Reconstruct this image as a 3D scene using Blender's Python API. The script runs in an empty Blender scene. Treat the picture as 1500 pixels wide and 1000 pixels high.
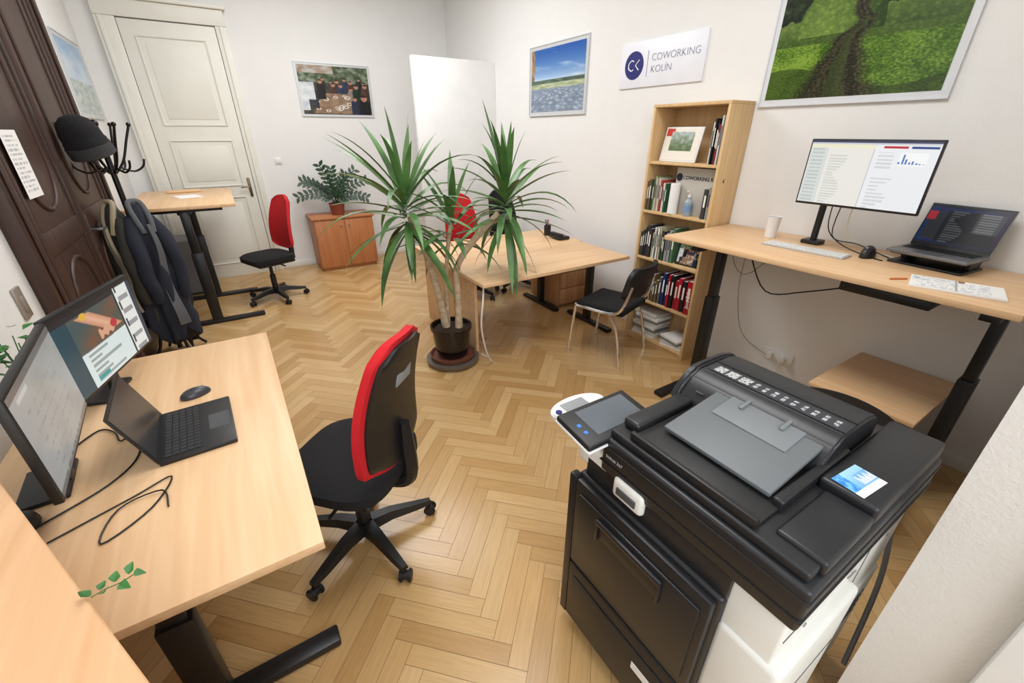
import bpy,bmesh,math,random
from mathutils import Vector,Matrix,Euler,noise
random.seed(7)
S=bpy.context.scene
COL=S.collection
try: S.view_settings.view_transform='Standard'
except Exception: pass
def l1(c):
    c=c/255.0
    return c/12.92 if c<=.04045 else ((c+.055)/1.055)**2.4
def lin(c): return (l1(c[0]),l1(c[1]),l1(c[2]),1)
MC={}
def M(name,rgb,rough=.5,metal=0,bump=0,bs=60,var=0,vs=6,emit=0,coat=0,trans=0,spec=.5):
    if name in MC: return MC[name]
    m=bpy.data.materials.new(name);m.use_nodes=True;nt=m.node_tree;b=nt.nodes['Principled BSDF']
    c=lin(rgb)
    b.inputs['Base Color'].default_value=c
    b.inputs['Roughness'].default_value=rough;b.inputs['Metallic'].default_value=metal
    b.inputs['Coat Weight'].default_value=coat;b.inputs['Transmission Weight'].default_value=trans
    b.inputs['Specular IOR Level'].default_value=spec
    tc=nt.nodes.new('ShaderNodeTexCoord')
    n=nt.nodes.new('ShaderNodeTexNoise');n.inputs['Scale'].default_value=vs;n.inputs['Detail'].default_value=4
    nt.links.new(tc.outputs['Object'],n.inputs['Vector'])
    r=nt.nodes.new('ShaderNodeValToRGB')
    v=var if var else .03
    r.color_ramp.elements[0].position=.3;r.color_ramp.elements[1].position=.7
    r.color_ramp.elements[0].color=(c[0]*(1-v),c[1]*(1-v),c[2]*(1-v),1)
    r.color_ramp.elements[1].color=(min(1,c[0]*(1+v)),min(1,c[1]*(1+v)),min(1,c[2]*(1+v)),1)
    nt.links.new(n.outputs['Fac'],r.inputs['Fac']);nt.links.new(r.outputs['Color'],b.inputs['Base Color'])
    if bump:
        n2=nt.nodes.new('ShaderNodeTexNoise');n2.inputs['Scale'].default_value=bs;n2.inputs['Detail'].default_value=3
        nt.links.new(tc.outputs['Object'],n2.inputs['Vector'])
        bp=nt.nodes.new('ShaderNodeBump');bp.inputs['Strength'].default_value=bump;bp.inputs['Distance'].default_value=.01
        nt.links.new(n2.outputs['Fac'],bp.inputs['Height']);nt.links.new(bp.outputs['Normal'],b.inputs['Normal'])
    MC[name]=m;return m
def WOOD(name,a,b_,axis=1,rough=.4,k=28):
    if name in MC: return MC[name]
    m=bpy.data.materials.new(name);m.use_nodes=True;nt=m.node_tree;b=nt.nodes['Principled BSDF']
    tc=nt.nodes.new('ShaderNodeTexCoord');mp=nt.nodes.new('ShaderNodeMapping')
    sc=[k,k,k];sc[axis]=1.6;mp.inputs['Scale'].default_value=sc
    n=nt.nodes.new('ShaderNodeTexNoise');n.inputs['Scale'].default_value=1;n.inputs['Detail'].default_value=6;n.inputs['Distortion'].default_value=.6
    r=nt.nodes.new('ShaderNodeValToRGB');r.color_ramp.elements[0].position=.3;r.color_ramp.elements[1].position=.72
    r.color_ramp.elements[0].color=lin(b_);r.color_ramp.elements[1].color=lin(a)
    nt.links.new(tc.outputs['Object'],mp.inputs['Vector']);nt.links.new(mp.outputs[0],n.inputs['Vector'])
    nt.links.new(n.outputs['Fac'],r.inputs['Fac']);nt.links.new(r.outputs['Color'],b.inputs['Base Color'])
    b.inputs['Roughness'].default_value=rough
    MC[name]=m;return m
def VCOL(name,rough=.4,emit=0):
    if name in MC: return MC[name]
    m=bpy.data.materials.new(name);m.use_nodes=True;nt=m.node_tree;b=nt.nodes['Principled BSDF']
    a=nt.nodes.new('ShaderNodeAttribute');a.attribute_name='Col'
    b.inputs['Roughness'].default_value=rough
    if emit:
        b.inputs['Base Color'].default_value=(.01,.01,.012,1)
        nt.links.new(a.outputs['Color'],b.inputs['Emission Color']);b.inputs['Emission Strength'].default_value=emit
    else: nt.links.new(a.outputs['Color'],b.inputs['Base Color'])
    MC[name]=m;return m
class MB:
    def __init__(s,mat=None):
        s.bm=bmesh.new();s.mats=[];s.mi=0
        if mat: s.use(mat)
    def use(s,m):
        if m not in s.mats: s.mats.append(m)
        s.mi=s.mats.index(m);return s
    def _add(s,b,mtx=None):
        for f in b.faces: f.material_index=s.mi
        if mtx is not None: b.transform(mtx)
        me=bpy.data.meshes.new('t');b.to_mesh(me);b.free();s.bm.from_mesh(me);bpy.data.meshes.remove(me)
    def box(s,c,d,rot=None,bev=0,seg=2,mtx=None):
        b=bmesh.new();bmesh.ops.create_cube(b,size=1);b.transform(Matrix.Diagonal((d[0],d[1],d[2],1)))
        if bev: bmesh.ops.bevel(b,geom=b.edges[:],offset=min(bev,min(d)*.49),segments=seg,profile=.5,affect='EDGES')
        m=Matrix.Translation(c)
        if rot: m=m@Euler(rot).to_matrix().to_4x4()
        if mtx is not None: m=mtx@m
        s._add(b,m);return s
    def bb(s,x0,x1,y0,y1,z0,z1,bev=0,seg=2):
        return s.box(((x0+x1)/2,(y0+y1)/2,(z0+z1)/2),(abs(x1-x0),abs(y1-y0),abs(z1-z0)),None,bev,seg)
    def cyl(s,p0,p1,r0,r1=None,seg=20,bev=0):
        if r1 is None: r1=r0
        p0=Vector(p0);p1=Vector(p1);d=p1-p0
        b=bmesh.new();bmesh.ops.create_cone(b,cap_ends=True,segments=seg,radius1=r0,radius2=r1,depth=d.length)
        if bev:
            e=[x for x in b.edges if abs(abs(x.verts[0].co.z)-d.length/2)<1e-6 and abs(x.verts[0].co.z-x.verts[1].co.z)<1e-6]
            bmesh.ops.bevel(b,geom=e,offset=bev,segments=2,affect='EDGES')
        s._add(b,Matrix.Translation((p0+p1)/2)@d.to_track_quat('Z','Y').to_matrix().to_4x4());return s
    def sph(s,c,r,seg=16):
        b=bmesh.new();bmesh.ops.create_uvsphere(b,u_segments=seg,v_segments=seg//2+2,radius=1)
        if not hasattr(r,'__len__'): r=(r,r,r)
        s._add(b,Matrix.Translation(c)@Matrix.Diagonal((r[0],r[1],r[2],1)));return s
    def lathe(s,c,prof,seg=28):
        vs=[];fs=[]
        for (r,z) in prof:
            for i in range(seg):
                a=2*math.pi*i/seg;vs.append((c[0]+r*math.cos(a),c[1]+r*math.sin(a),c[2]+z))
        for j in range(len(prof)-1):
            for i in range(seg):
                k=(i+1)%seg;fs.append((j*seg+i,j*seg+k,(j+1)*seg+k,(j+1)*seg+i))
        fs.append(tuple(reversed(range(seg))));fs.append(tuple(range((len(prof)-1)*seg,len(prof)*seg)))
        return s.poly(vs,fs)
    def prism(s,pts,z0,z1,bev=0,mtx=None,seg=2):
        b=bmesh.new();n=len(pts)
        lo=[b.verts.new((p[0],p[1],z0)) for p in pts];hi=[b.verts.new((p[0],p[1],z1)) for p in pts]
        b.faces.new(list(reversed(lo)));b.faces.new(hi)
        for i in range(n): b.faces.new((lo[i],lo[(i+1)%n],hi[(i+1)%n],hi[i]))
        bmesh.ops.recalc_face_normals(b,faces=b.faces[:])
        if bev: bmesh.ops.bevel(b,geom=b.edges[:],offset=bev,segments=seg,affect='EDGES')
        if mtx is not None:
            b.transform(mtx);bmesh.ops.recalc_face_normals(b,faces=b.faces[:])
        s._add(b);return s
    def poly(s,vs,fs,mtx=None):
        b=bmesh.new();v=[b.verts.new(p) for p in vs]
        for f in fs:
            try: b.faces.new([v[i] for i in f])
            except Exception: pass
        s._add(b,mtx);return s
    def tube(s,pts,r,seg=8,smooth=True):
        P=[Vector(p) for p in pts]
        if smooth and len(P)>2:
            Q=[]
            n=len(P)
            for i in range(n-1):
                a=P[max(i-1,0)];b=P[i];c=P[i+1];d=P[min(i+2,n-1)]
                for k in range(5):
                    t=k/5
                    Q.append(.5*((2*b)+(c-a)*t+(2*a-5*b+4*c-d)*t*t+(3*b-a-3*c+d)*t**3))
            Q.append(P[-1])
        else: Q=P
        m=len(Q)
        if hasattr(r,'__len__'):
            R=[]
            for i in range(m):
                f=i/(m-1)*(len(r)-1);k=min(int(f),len(r)-2);R.append(r[k]+(r[k+1]-r[k])*(f-k))
        else: R=[r]*m
        vs=[];fs=[];pn=None
        for i in range(m):
            t=(Q[min(i+1,m-1)]-Q[max(i-1,0)])
            if t.length<1e-9: t=Vector((0,0,1))
            t.normalize()
            if pn is None:
                pn=t.orthogonal().normalized()
            pn=(pn-t*pn.dot(t))
            if pn.length<1e-6: pn=t.orthogonal()
            pn.normalize();bn=t.cross(pn)
            for k in range(seg):
                a=2*math.pi*k/seg;vs.append(Q[i]+(pn*math.cos(a)+bn*math.sin(a))*R[i])
        for i in range(m-1):
            for k in range(seg):
                q=(k+1)%seg;fs.append((i*seg+k,i*seg+q,(i+1)*seg+q,(i+1)*seg+k))
        fs.append(tuple(reversed(range(seg))));fs.append(tuple(range((m-1)*seg,m*seg)))
        return s.poly(vs,fs)
    def slab(s,f,nu,nv,off):
        vs=[];fs=[];off=Vector(off)
        for j in range(nv+1):
            for i in range(nu+1): vs.append(Vector(f(i/nu,j/nv)))
        N=len(vs)
        vs+= [v+off for v in vs]
        w=nu+1
        for j in range(nv):
            for i in range(nu):
                a=j*w+i;fs.append((a,a+1,a+w+1,a+w));fs.append((N+a,N+a+w,N+a+w+1,N+a+1))
        for i in range(nu):
            fs.append((i,N+i,N+i+1,i+1));a=nv*w+i;fs.append((a,a+1,N+a+1,N+a))
        for j in range(nv):
            a=j*w;fs.append((a,a+w,N+a+w,N+a));a=j*w+nu;fs.append((a,N+a,N+a+w,a+w))
        b=bmesh.new();v=[b.verts.new(p) for p in vs]
        for q in fs: b.faces.new([v[i] for i in q])
        bmesh.ops.recalc_face_normals(b,faces=b.faces[:])
        s._add(b);return s
    def leaf(s,pts,ws,side,fold=.35):
        vs=[];fs=[];n=len(pts)
        for p,w in zip(pts,ws):
            p=Vector(p);vs+=[p-side*w+Vector((0,0,w*fold)),p,p+side*w+Vector((0,0,w*fold))]
        for i in range(n-1):
            a=i*3;fs+=[(a,a+1,a+4,a+3),(a+1,a+2,a+5,a+4)]
        return s.poly(vs,fs)
def tag(o,label=None,cat=None,group=None,kind=None):
    if label:o['label']=label
    if cat:o['category']=cat
    if group:o['group']=group
    if kind:o['kind']=kind
def OBJ(name,mb,parent=None,loc=(0,0,0),rot=(0,0,0),label=None,cat=None,group=None,kind=None,angle=35):
    me=bpy.data.meshes.new(name);mb.bm.to_mesh(me);mb.bm.free()
    for m in mb.mats: me.materials.append(m)
    me.polygons.foreach_set('use_smooth',[True]*len(me.polygons))
    try: me.set_sharp_from_angle(angle=math.radians(angle))
    except Exception: pass
    o=bpy.data.objects.new(name,me);COL.objects.link(o);o.location=loc;o.rotation_euler=rot
    if parent: o.parent=parent
    tag(o,label,cat,group,kind);return o
def ROOT(name,loc,label,cat,rot=(0,0,0),group=None):
    o=bpy.data.objects.new(name,None);o.empty_display_size=.1;COL.objects.link(o);o.location=loc;o.rotation_euler=rot
    tag(o,label,cat,group);return o
def TEXT(name,body,size,mat,parent,loc,rot,align='LEFT',ext=.0006,off=0):
    cu=bpy.data.curves.new(name,'FONT');cu.body=body;cu.size=size;cu.align_x=align;cu.extrude=ext;cu.offset=off
    o=bpy.data.objects.new('tmp',cu);COL.objects.link(o)
    dg=bpy.context.evaluated_depsgraph_get();me=bpy.data.meshes.new_from_object(o.evaluated_get(dg))
    bpy.data.objects.remove(o);me.materials.clear();me.materials.append(mat)
    o=bpy.data.objects.new(name,me);COL.objects.link(o);o.location=loc;o.rotation_euler=rot
    if parent:o.parent=parent
    return o
def IMG(name,w,h,nx,ny,fn,mat,parent,loc=(0,0,0),rot=(0,0,0)):
    vs=[];fs=[];cs=[]
    for j in range(ny+1):
        for i in range(nx+1):
            u=i/nx;v=j/ny;vs.append(((u-.5)*w,0,(v-.5)*h))
            c=fn(u,v);cs+=[l1(max(0,min(255,c[0]))),l1(max(0,min(255,c[1]))),l1(max(0,min(255,c[2]))),1]
    W=nx+1
    for j in range(ny):
        for i in range(nx):
            a=j*W+i;fs.append((a,a+1,a+W+1,a+W))
    me=bpy.data.meshes.new(name);me.from_pydata(vs,[],fs);me.materials.append(mat)
    at=me.color_attributes.new('Col','FLOAT_COLOR','POINT');at.data.foreach_set('color',cs)
    o=bpy.data.objects.new(name,me);COL.objects.link(o);o.location=loc;o.rotation_euler=rot
    if parent:o.parent=parent
    return o
def fb(x,y,s=1,o=4):
    return noise.fractal(Vector((x*s,y*s,3.1)),1.0,2.0,o)
def vor(x,y):
    return noise.voronoi(Vector((x,y,.5)))[0][0]
def mix(a,b,t):
    t=max(0,min(1,t));return (a[0]+(b[0]-a[0])*t,a[1]+(b[1]-a[1])*t,a[2]+(b[2]-a[2])*t)
R90=math.pi/2
# ---------------- materials
wallm=M('wall_paint',(231,231,229),.9,bump=.12,bs=90,var=.012)
ceilm=M('ceiling_paint',(236,236,234),.95)
whitep=M('white_lacquer',(228,228,222),.45)
offw=M('door_white',(226,225,215),.5,var=.02)
beech=WOOD('beech_laminate',(230,194,152),(215,174,129),0,.42)
beechy=WOOD('beech_laminate_long',(230,194,152),(215,174,129),1,.42)
beechd=WOOD('bookcase_birch',(222,190,142),(205,168,118),2,.45)
redw=WOOD('cabinet_cherry',(190,126,78),(170,104,60),2,.45)
pedw=WOOD('pedestal_wood',(190,146,104),(168,122,82),2,.5)
brown=WOOD('dark_oak',(72,46,36),(42,26,20),2,.5)
black=M('black_plastic',(24,24,25),.45)
blackm=M('black_steel',(20,20,22),.4)
dgrey=M('dark_grey_plastic',(70,72,74),.5)
fabric=M('black_fabric',(18,18,20),.95,bump=.3,bs=400)
redf=M('red_fabric',(196,16,28),.85,bump=.3,bs=400)
chrome=M('chrome',(235,235,238),.12,.9)
alu=M('aluminium',(128,130,134),.35,.8)
white=M('white_plastic',(230,230,228),.4)
greyp=M('grey_plastic',(140,142,144),.5)
paper=M('paper_white',(238,238,236),.8)
green=M('leaf_green',(76,114,58),.4,var=.5,vs=5)
green2=M('leaf_dark_green',(32,62,36),.4,var=.35,vs=8)
ivyg=M('ivy_green',(48,104,42),.45,var=.4,vs=30)
bark=M('yucca_bark',(192,170,140),.9,bump=.8,bs=40,var=.25,vs=25)
soil=M('soil',(50,36,28),1,bump=.6)
glaze=M('dark_glaze',(24,17,16),.15,var=.5,vs=9)
terra=M('terracotta_dark',(104,60,46),.6)
cable=M('black_cable',(16,16,16),.5)
cablew=M('white_cable',(220,215,205),.5)
imgm=VCOL('print_image',.25)
scrm=VCOL('screen_image',.25,.95)
# ---------------- room
XL,XR,YB,YF,ZC=-.9,3.1,6.6,-1.6,3.6
def struct(name,mb,label=None):
    o=OBJ(name,mb,kind='structure');
    if label:o['label']=label
    return o
struct('wall_left',MB(wallm).bb(XL-.15,XL,YF,YB+.15,0,ZC))
struct('wall_right',MB(wallm).bb(XR,XR+.15,YF,YB+.15,0,ZC))
struct('wall_back',MB(wallm).bb(XL,XR,YB,YB+.15,0,ZC))
struct('ceiling',MB(ceilm).bb(XL-.15,XR+.15,YF,YB+.15,ZC,ZC+.1))
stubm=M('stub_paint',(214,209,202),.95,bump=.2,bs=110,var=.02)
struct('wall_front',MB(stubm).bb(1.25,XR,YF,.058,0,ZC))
struct('trim_3',MB(white).bb(1.2,1.249,YF,-.128,0,ZC,.003))
# floor
W=.072;n=6;bm=bmesh.new();cl=bm.loops.layers.float_color.new('Col');uvl=bm.loops.layers.uv.new('UVMap')
rot=Matrix.Rotation(math.radians(45),3,'Z')
pal=[(198,162,110),(194,157,105),(203,168,117),(190,152,99),(197,160,108),(206,172,122),(185,146,94)]
def plank(x0,y0,x1,y1,horiz):
    g=.01
    pts=[(x0+g,y0+g),(x1-g,y0+g),(x1-g,y1-g),(x0+g,y1-g)]
    w=[rot@Vector((p[0]*W,p[1]*W,0)) for p in pts]
    w=[Vector((p.x+1.1,p.y+2.6,0)) for p in w]
    cx=sum(p.x for p in w)/4;cy=sum(p.y for p in w)/4
    if cx<XL-.4 or cx>XR+.4 or cy<YF-.4 or cy>YB+.4: return
    f=bm.faces.new([bm.verts.new(p) for p in w])
    c=lin(random.choice(pal));k=random.uniform(.97,1.03);c=(c[0]*k,c[1]*k,c[2]*k,1)
    ou=random.uniform(0,50);ov=random.uniform(0,50)
    uv=[(0,0),(6,0),(6,1),(0,1)] if horiz else [(0,0),(0,1),(6,1),(6,0)]
    for L,u in zip(f.loops,uv):
        L[cl]=c;L[uvl].uv=(u[0]+ou,u[1]+ov)
for b in range(-15,16):
    for k in range(-120,121):
        ox=k+b*n;oy=k-b*n
        if abs(ox)>98 or abs(oy)>98: continue
        plank(ox,oy,ox+n,oy+1,True)
        plank(ox+n,oy-n+1,ox+n+1,oy+1,False)
for co,no in (((XL,0,0),(-1,0,0)),((XR,0,0),(1,0,0)),((0,YF,0),(0,-1,0)),((0,YB,0),(0,1,0))):
    bmesh.ops.bisect_plane(bm,geom=bm.verts[:]+bm.edges[:]+bm.faces[:],plane_co=co,plane_no=no,clear_outer=True)
pm=bpy.data.materials.new('parquet');pm.use_nodes=True;nt=pm.node_tree;b=nt.nodes['Principled BSDF']
a=nt.nodes.new('ShaderNodeAttribute');a.attribute_name='Col'
uvn=nt.nodes.new('ShaderNodeUVMap');mp=nt.nodes.new('ShaderNodeMapping');mp.inputs['Scale'].default_value=(.35,6,1)
nn=nt.nodes.new('ShaderNodeTexNoise');nn.inputs['Scale'].default_value=1.3;nn.inputs['Detail'].default_value=6;nn.inputs['Distortion'].default_value=.8
nt.links.new(uvn.outputs[0],mp.inputs[0]);nt.links.new(mp.outputs[0],nn.inputs['Vector'])
rp=nt.nodes.new('ShaderNodeValToRGB');rp.color_ramp.elements[0].position=.3;rp.color_ramp.elements[1].position=.7
rp.color_ramp.elements[0].color=(.88,.86,.83,1);rp.color_ramp.elements[1].color=(1.03,1.02,1.01,1)
nt.links.new(nn.outputs['Fac'],rp.inputs[0])
mx=nt.nodes.new('ShaderNodeMix');mx.data_type='RGBA';mx.blend_type='MULTIPLY';mx.inputs[0].default_value=1
nt.links.new(a.outputs['Color'],mx.inputs[6]);nt.links.new(rp.outputs[0],mx.inputs[7]);nt.links.new(mx.outputs[2],b.inputs['Base Color'])
b.inputs['Roughness'].default_value=.25
fl=MB(pm);fl.bm.free();fl.bm=bm
fl.use(M('floor_joint',(112,80,48),.8))
fl.bb(XL,XR,YF,YB,-.06,-.0012)
struct('floor',fl)
for nm,x0,x1,y0,y1 in (('baseboard_right',XR-.015,XR,.08,YB),('baseboard_back',.42,XR,YB-.015,YB)):
    struct(nm,MB(whitep).bb(x0,x1,y0,y1,0,.08,.004))
# white door back wall
y=YB
door1=struct('door_1',MB(offw).bb(-.54,.30,y-.06,y-.005,0,2.74,.003))
for z0,z1 in ((1.78,2.6),(1.12,1.62),(.18,.98)):
    p=MB(offw)
    x0,x1=-.42,.18;q=y-.062
    p.tube([(x0,q,z0),(x1,q,z0),(x1,q,z1),(x0,q,z1),(x0,q,z0)],.012,6,False)
    p.bb(x0+.06,x1-.06,y-.066,y-.058,z0+.06,z1-.06,.005)
    OBJ('door_panel',p,door1)
h=MB(M('brass_old',(120,105,80),.35,.9)).bb(.235,.265,y-.075,y-.06,.98,1.2,.004).cyl((.25,y-.07,1.1),(.25,y-.12,1.1),.009).tube([(.25,y-.12,1.1),(.2,y-.12,1.1),(.15,y-.118,1.095)],.008)
OBJ('door_handle',h,door1)
t=MB(offw)
t.bb(-.71,-.545,y-.07,y,0,2.75,.005).bb(.305,.41,y-.07,y,0,2.75,.005).bb(-.71,.41,y-.069,y,2.752,2.9,.005)
t.bb(-.68,-.64,y-.085,y-.071,0,2.75,.005).bb(.345,.38,y-.085,y-.071,0,2.75,.005).bb(-.74,.44,y-.1,y-.002,2.902,2.94,.008)
struct('trim_1',t)
# dark double door left wall
x=XL
door2=struct('door_2',MB(brown).bb(x,x+.05,3.0,3.87,0,3.05,.004).bb(x,x+.05,3.88,4.75,0,3.05,.004))
p=MB(brown)
def caps(y0,y1,z0,z1,r):
    pts=[];yc=(y0+y1)/2;hw=(y1-y0)/2
    for i in range(11):
        a=math.pi*i/10;pts.append((x+.052,yc+hw*math.cos(a),z1-hw+hw*math.sin(a)))
    for i in range(11):
        a=math.pi+math.pi*i/10;pts.append((x+.052,yc+hw*math.cos(a),z0+hw+hw*math.sin(a)))
    pts.append(pts[0]);p.tube(pts,r,8,False)
for yc in (3.435,4.315):
    p.bb(x+.04,x+.062,yc-.4,yc-.36,.1,3.0,.006).bb(x+.04,x+.062,yc+.36,yc+.4,.1,3.0,.006)
    p.bb(x+.04,x+.06,yc-.35,yc+.35,1.12,1.24,.006)
    caps(yc-.25,yc+.25,1.32,2.9,.012)
    caps(yc-.25,yc+.25,.2,1.05,.012)
p.cyl((x+.055,3.875,0),(x+.055,3.875,3.0),.022,.022,12)
OBJ('door_panel',p,door2)
OBJ('door_handle',MB(alu).bb(x+.055,x+.065,3.92,3.96,1.0,1.22,.004).tube([(x+.06,3.94,1.12),(x+.12,3.94,1.12),(x+.12,4.06,1.11)],.009),door2)
t=MB(brown)
t.bb(x,x+.07,2.85,2.998,0,3.1,.01).bb(x+.071,x+.085,2.9,2.94,0,3.1,.006)
t.bb(x,x+.07,4.752,4.92,0,3.1,.01).bb(x+.071,x+.09,4.8,4.86,0,3.1,.006)
struct('trim_2',t)
r_=ROOT('notice_sheet',(x+.066,3.24,1.56),'white printed notice sheet taped to dark door','paper',(0,0,R90))
def notice(u,v):
    if u<.1 or u>.9 or v<.08 or v>.92: return (238,238,236)
    l=int(v*30)
    return (185,185,188) if l%2 and fb(u*16,l*3.3,1)>-.15 and u<.55+.35*abs(math.sin(l*7)) else (238,238,236)
IMG('printed_page',.23,.31,70,100,notice,VCOL('print_matte',.8),r_)
OBJ('room_divider',MB(white).bb(2.04,XR-.001,5.25,5.31,0,2.47,.004),label='tall plain white partition panel standing against the wall',cat='partition')
OBJ('light_switch',MB(M('silver_plate',(150,140,130),.4,.3)).bb(x+.0,x+.012,2.63,2.71,.95,1.09,.004).bb(x+.01,x+.018,2.65,2.69,.98,1.05,.003),label='grey metallic light switch plate on white wall',cat='light switch')
OBJ('light_switch',MB(white).bb(.6,.68,YB-.012,YB,1.34,1.42,.004).bb(.615,.665,YB-.018,YB-.01,1.355,1.405,.003),label='small square white light switch beside the door',cat='light switch')
o_=ROOT('wall_outlet',(XR,1.25,.24),'white double power outlet with plugs on wall','power outlet')
OBJ('outlet_plate',MB(white).bb(-.012,0,-.1,.1,-.045,.045,.004),o_)
OBJ('plug',MB(white).cyl((-.012,-.04,0),(-.05,-.04,0),.022).tube([(-.05,-.04,0),(-.07,-.04,-.03),(-.06,-.02,-.2)],.004),o_)
OBJ('plug',MB(white).cyl((-.012,.05,0),(-.05,.05,0),.022),o_)
# ---------------- pictures
def frame(name,loc,rz,w,h,fn,nx,ny,label,border=.02,fm=None,cat='picture'):
    r=ROOT(name,loc,label,cat,(0,0,rz))
    fm=fm or M('frame_silver',(205,208,210),.4,.2)
    f=MB(fm);t_=.008
    f.bb(-w/2,w/2,-.012,-.002,-h/2,h/2)
    f.bb(-w/2-t_,-w/2,-.018,0,-h/2-t_,h/2+t_).bb(w/2,w/2+t_,-.018,0,-h/2-t_,h/2+t_).bb(-w/2,w/2,-.018,0,h/2,h/2+t_).bb(-w/2,w/2,-.018,0,-h/2-t_,-h/2)
    OBJ('picture_frame',f,r)
    IMG('print',w-2*border,h-2*border,nx,ny,fn,imgm,r,(0,-.0135,0))
    return r
def field(u,v):
    if v>.52:
        t=(v-.52)/.48;c=mix((190,212,232),(22,82,166),t**.55)
        k=fb(u*1.6+v*3,v*6,1);
        if k>.1: c=mix(c,(215,226,238),min(1,(k-.1)*1.5)*(1-t*.7))
        if u<.07+.03*fb(1,v*9) and v>.4: c=mix((120,96,70),(170,140,100),fb(u*30,v*10)+.5)
        return c
    if v>.46: return mix((50,72,60),(96,116,96),fb(u*8,v*30)+.5)
    if v>.38: return mix((140,156,120),(190,196,160),fb(u*6,v*30)+.5)
    p=1/(.62-v)
    d=vor((u-.45)*7*p*.7,v*p*7)
    c=mix((208,216,226),(100,116,138),min(1,d*1.6))
    return mix(c,(150,166,186),.25+.3*fb(u*30,v*30))
frame('framed_picture',(XR,4.01,2.19),-R90,.93,.63,field,170,115,'framed print of cobbled field under blue sky',.03)
def pl(v,t):
    for i in range(len(t)-1):
        if t[i][0]<=v<=t[i+1][0]:
            f=(v-t[i][0])/(t[i+1][0]-t[i][0]);f=f*f*(3-2*f);return (t[i][1]+(t[i+1][1]-t[i][1])*f,t[i][2]+(t[i+1][2]-t[i][2])*f)
    return (t[-1][1],t[-1][2])
PT=[(0,.44,.23),(.2,.43,.15),(.42,.44,.085),(.58,.52,.045),(.7,.47,.036),(.82,.38,.024),(.93,.36,.014),(1,.4,.006)]
def hill(u,v):
    fn=fb(u*60,v*80,1,3);md=fb(u*7,v*9)
    m1=.52+.44*math.sqrt(max(0,1-((u-.37)/.25)**2)) if abs(u-.37)<.25 else 0
    m2=.5+.2*math.sqrt(max(0,1-((u-.78)/.26)**2)) if abs(u-.78)<.26 else 0
    m3=.5+.14*math.sqrt(max(0,1-((u-.08)/.2)**2)) if abs(u-.08)<.2 else 0
    m1+=.02*fb(u*20,1);m2+=.02*fb(u*22,2);m3+=.02*fb(u*22,3)
    top=max(m1,m2,m3,.56)
    bush=1-min(1,vor(u*26,v*22)*1.7)
    if v>top:
        b2=1-min(1,vor(u*16,v*14)*1.5)
        c=mix((14,24,14),(60,80,48),b2*.6+fn*.4+md*.3+.1)
        return mix(c,(118,132,128),max(0,min(.6,(v-.84)*4))*(1 if u>.5 else .15))
    if v>.5 and v<m1:
        d=((u-.37)/.25)**2+((v-.52)/.44)**2
        c=mix((38,62,24),(132,158,72),.62-d*.45-(u-.37)*1.3+bush*.35+fn*.2)
    elif v>.5:
        e=max(m2,m3,.56)-v
        c=mix((36,58,24),(112,136,64),.7-e*2.2+bush*.35+fn*.2+(.5-u)*.2)
    elif v>.44:
        c=mix((40,62,24),(104,130,56),.4+bush*.3+fn*.3)
    else:
        c=mix((52,84,22),(128,160,58),.48+fn*.7+md*.4+(.25 if u<.3 else -.12))
        if v<.16+.1*math.sin(u*5+1): c=mix(c,(28,42,18),.5)
    pc,pw=pl(v,PT)
    dd=abs(u-pc+.014*fb(v*12,3))/pw
    if dd<1.3:
        q=mix((34,34,24),(76,74,52),fn*1.1+.3+.25*math.sin((u-pc)/pw*9))
        if dd<.3 and v<.6: q=mix(q,(66,84,40),.5)
        c=mix(q,c,max(0,min(1,(dd-.7)*1.7)))
    return c
frame('framed_poster',(XR,1.345,2.2),-R90,.94,.68,hill,320,230,'large framed poster of green hills with winding path',.03,M('frame_white',(215,218,222),.35))
random.seed(3)
def rc(): return random.choice([(36,36,46),(100,40,44),(46,60,94),(140,136,130),(30,50,40),(24,24,28),(84,58,48),(60,60,64)])
ppl=[]
for i in range(7): ppl.append((.34+i*.1+random.uniform(-.03,.03),.73+random.uniform(-.07,.06),random.uniform(.8,1.1),rc()))
for i in range(5): ppl.append((.46+i*.12+random.uniform(-.03,.03),.58+random.uniform(-.05,.05),random.uniform(1.05,1.35),rc()))
fr=[(.16,.58,1.5,(60,62,70)),(.29,.68,1.2,(28,28,32)),(.9,.36,1.8,(24,24,28)),(.76,.34,1.3,(40,50,76))]
plates=[(random.uniform(.2,.68),random.uniform(.05,.4),random.uniform(.7,1.2)) for _ in range(16)]
def person(c,u,v,a,b,s,k):
    dx=(u-a)/(.045*s)
    if v<b-.02*s:
        w=min(1,(b-v)/(.07*s))**.5
        if abs(dx)<w*1.05 and v>b-.3*s: c=mix(k,(10,10,10),.15*dx+.15+.25*fb(u*30,v*30))
    sh=(a*37)%1-.5
    q=(dx*1.75)**2+((v-b)/(.04*s))**2
    if q<1: c=mix((196,150,124),(150,104,84),.5+dx*.5*(1 if sh>0 else -1)) if v<b+.012*s+sh*.02*dx else (46,34,28)
    return c
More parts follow.
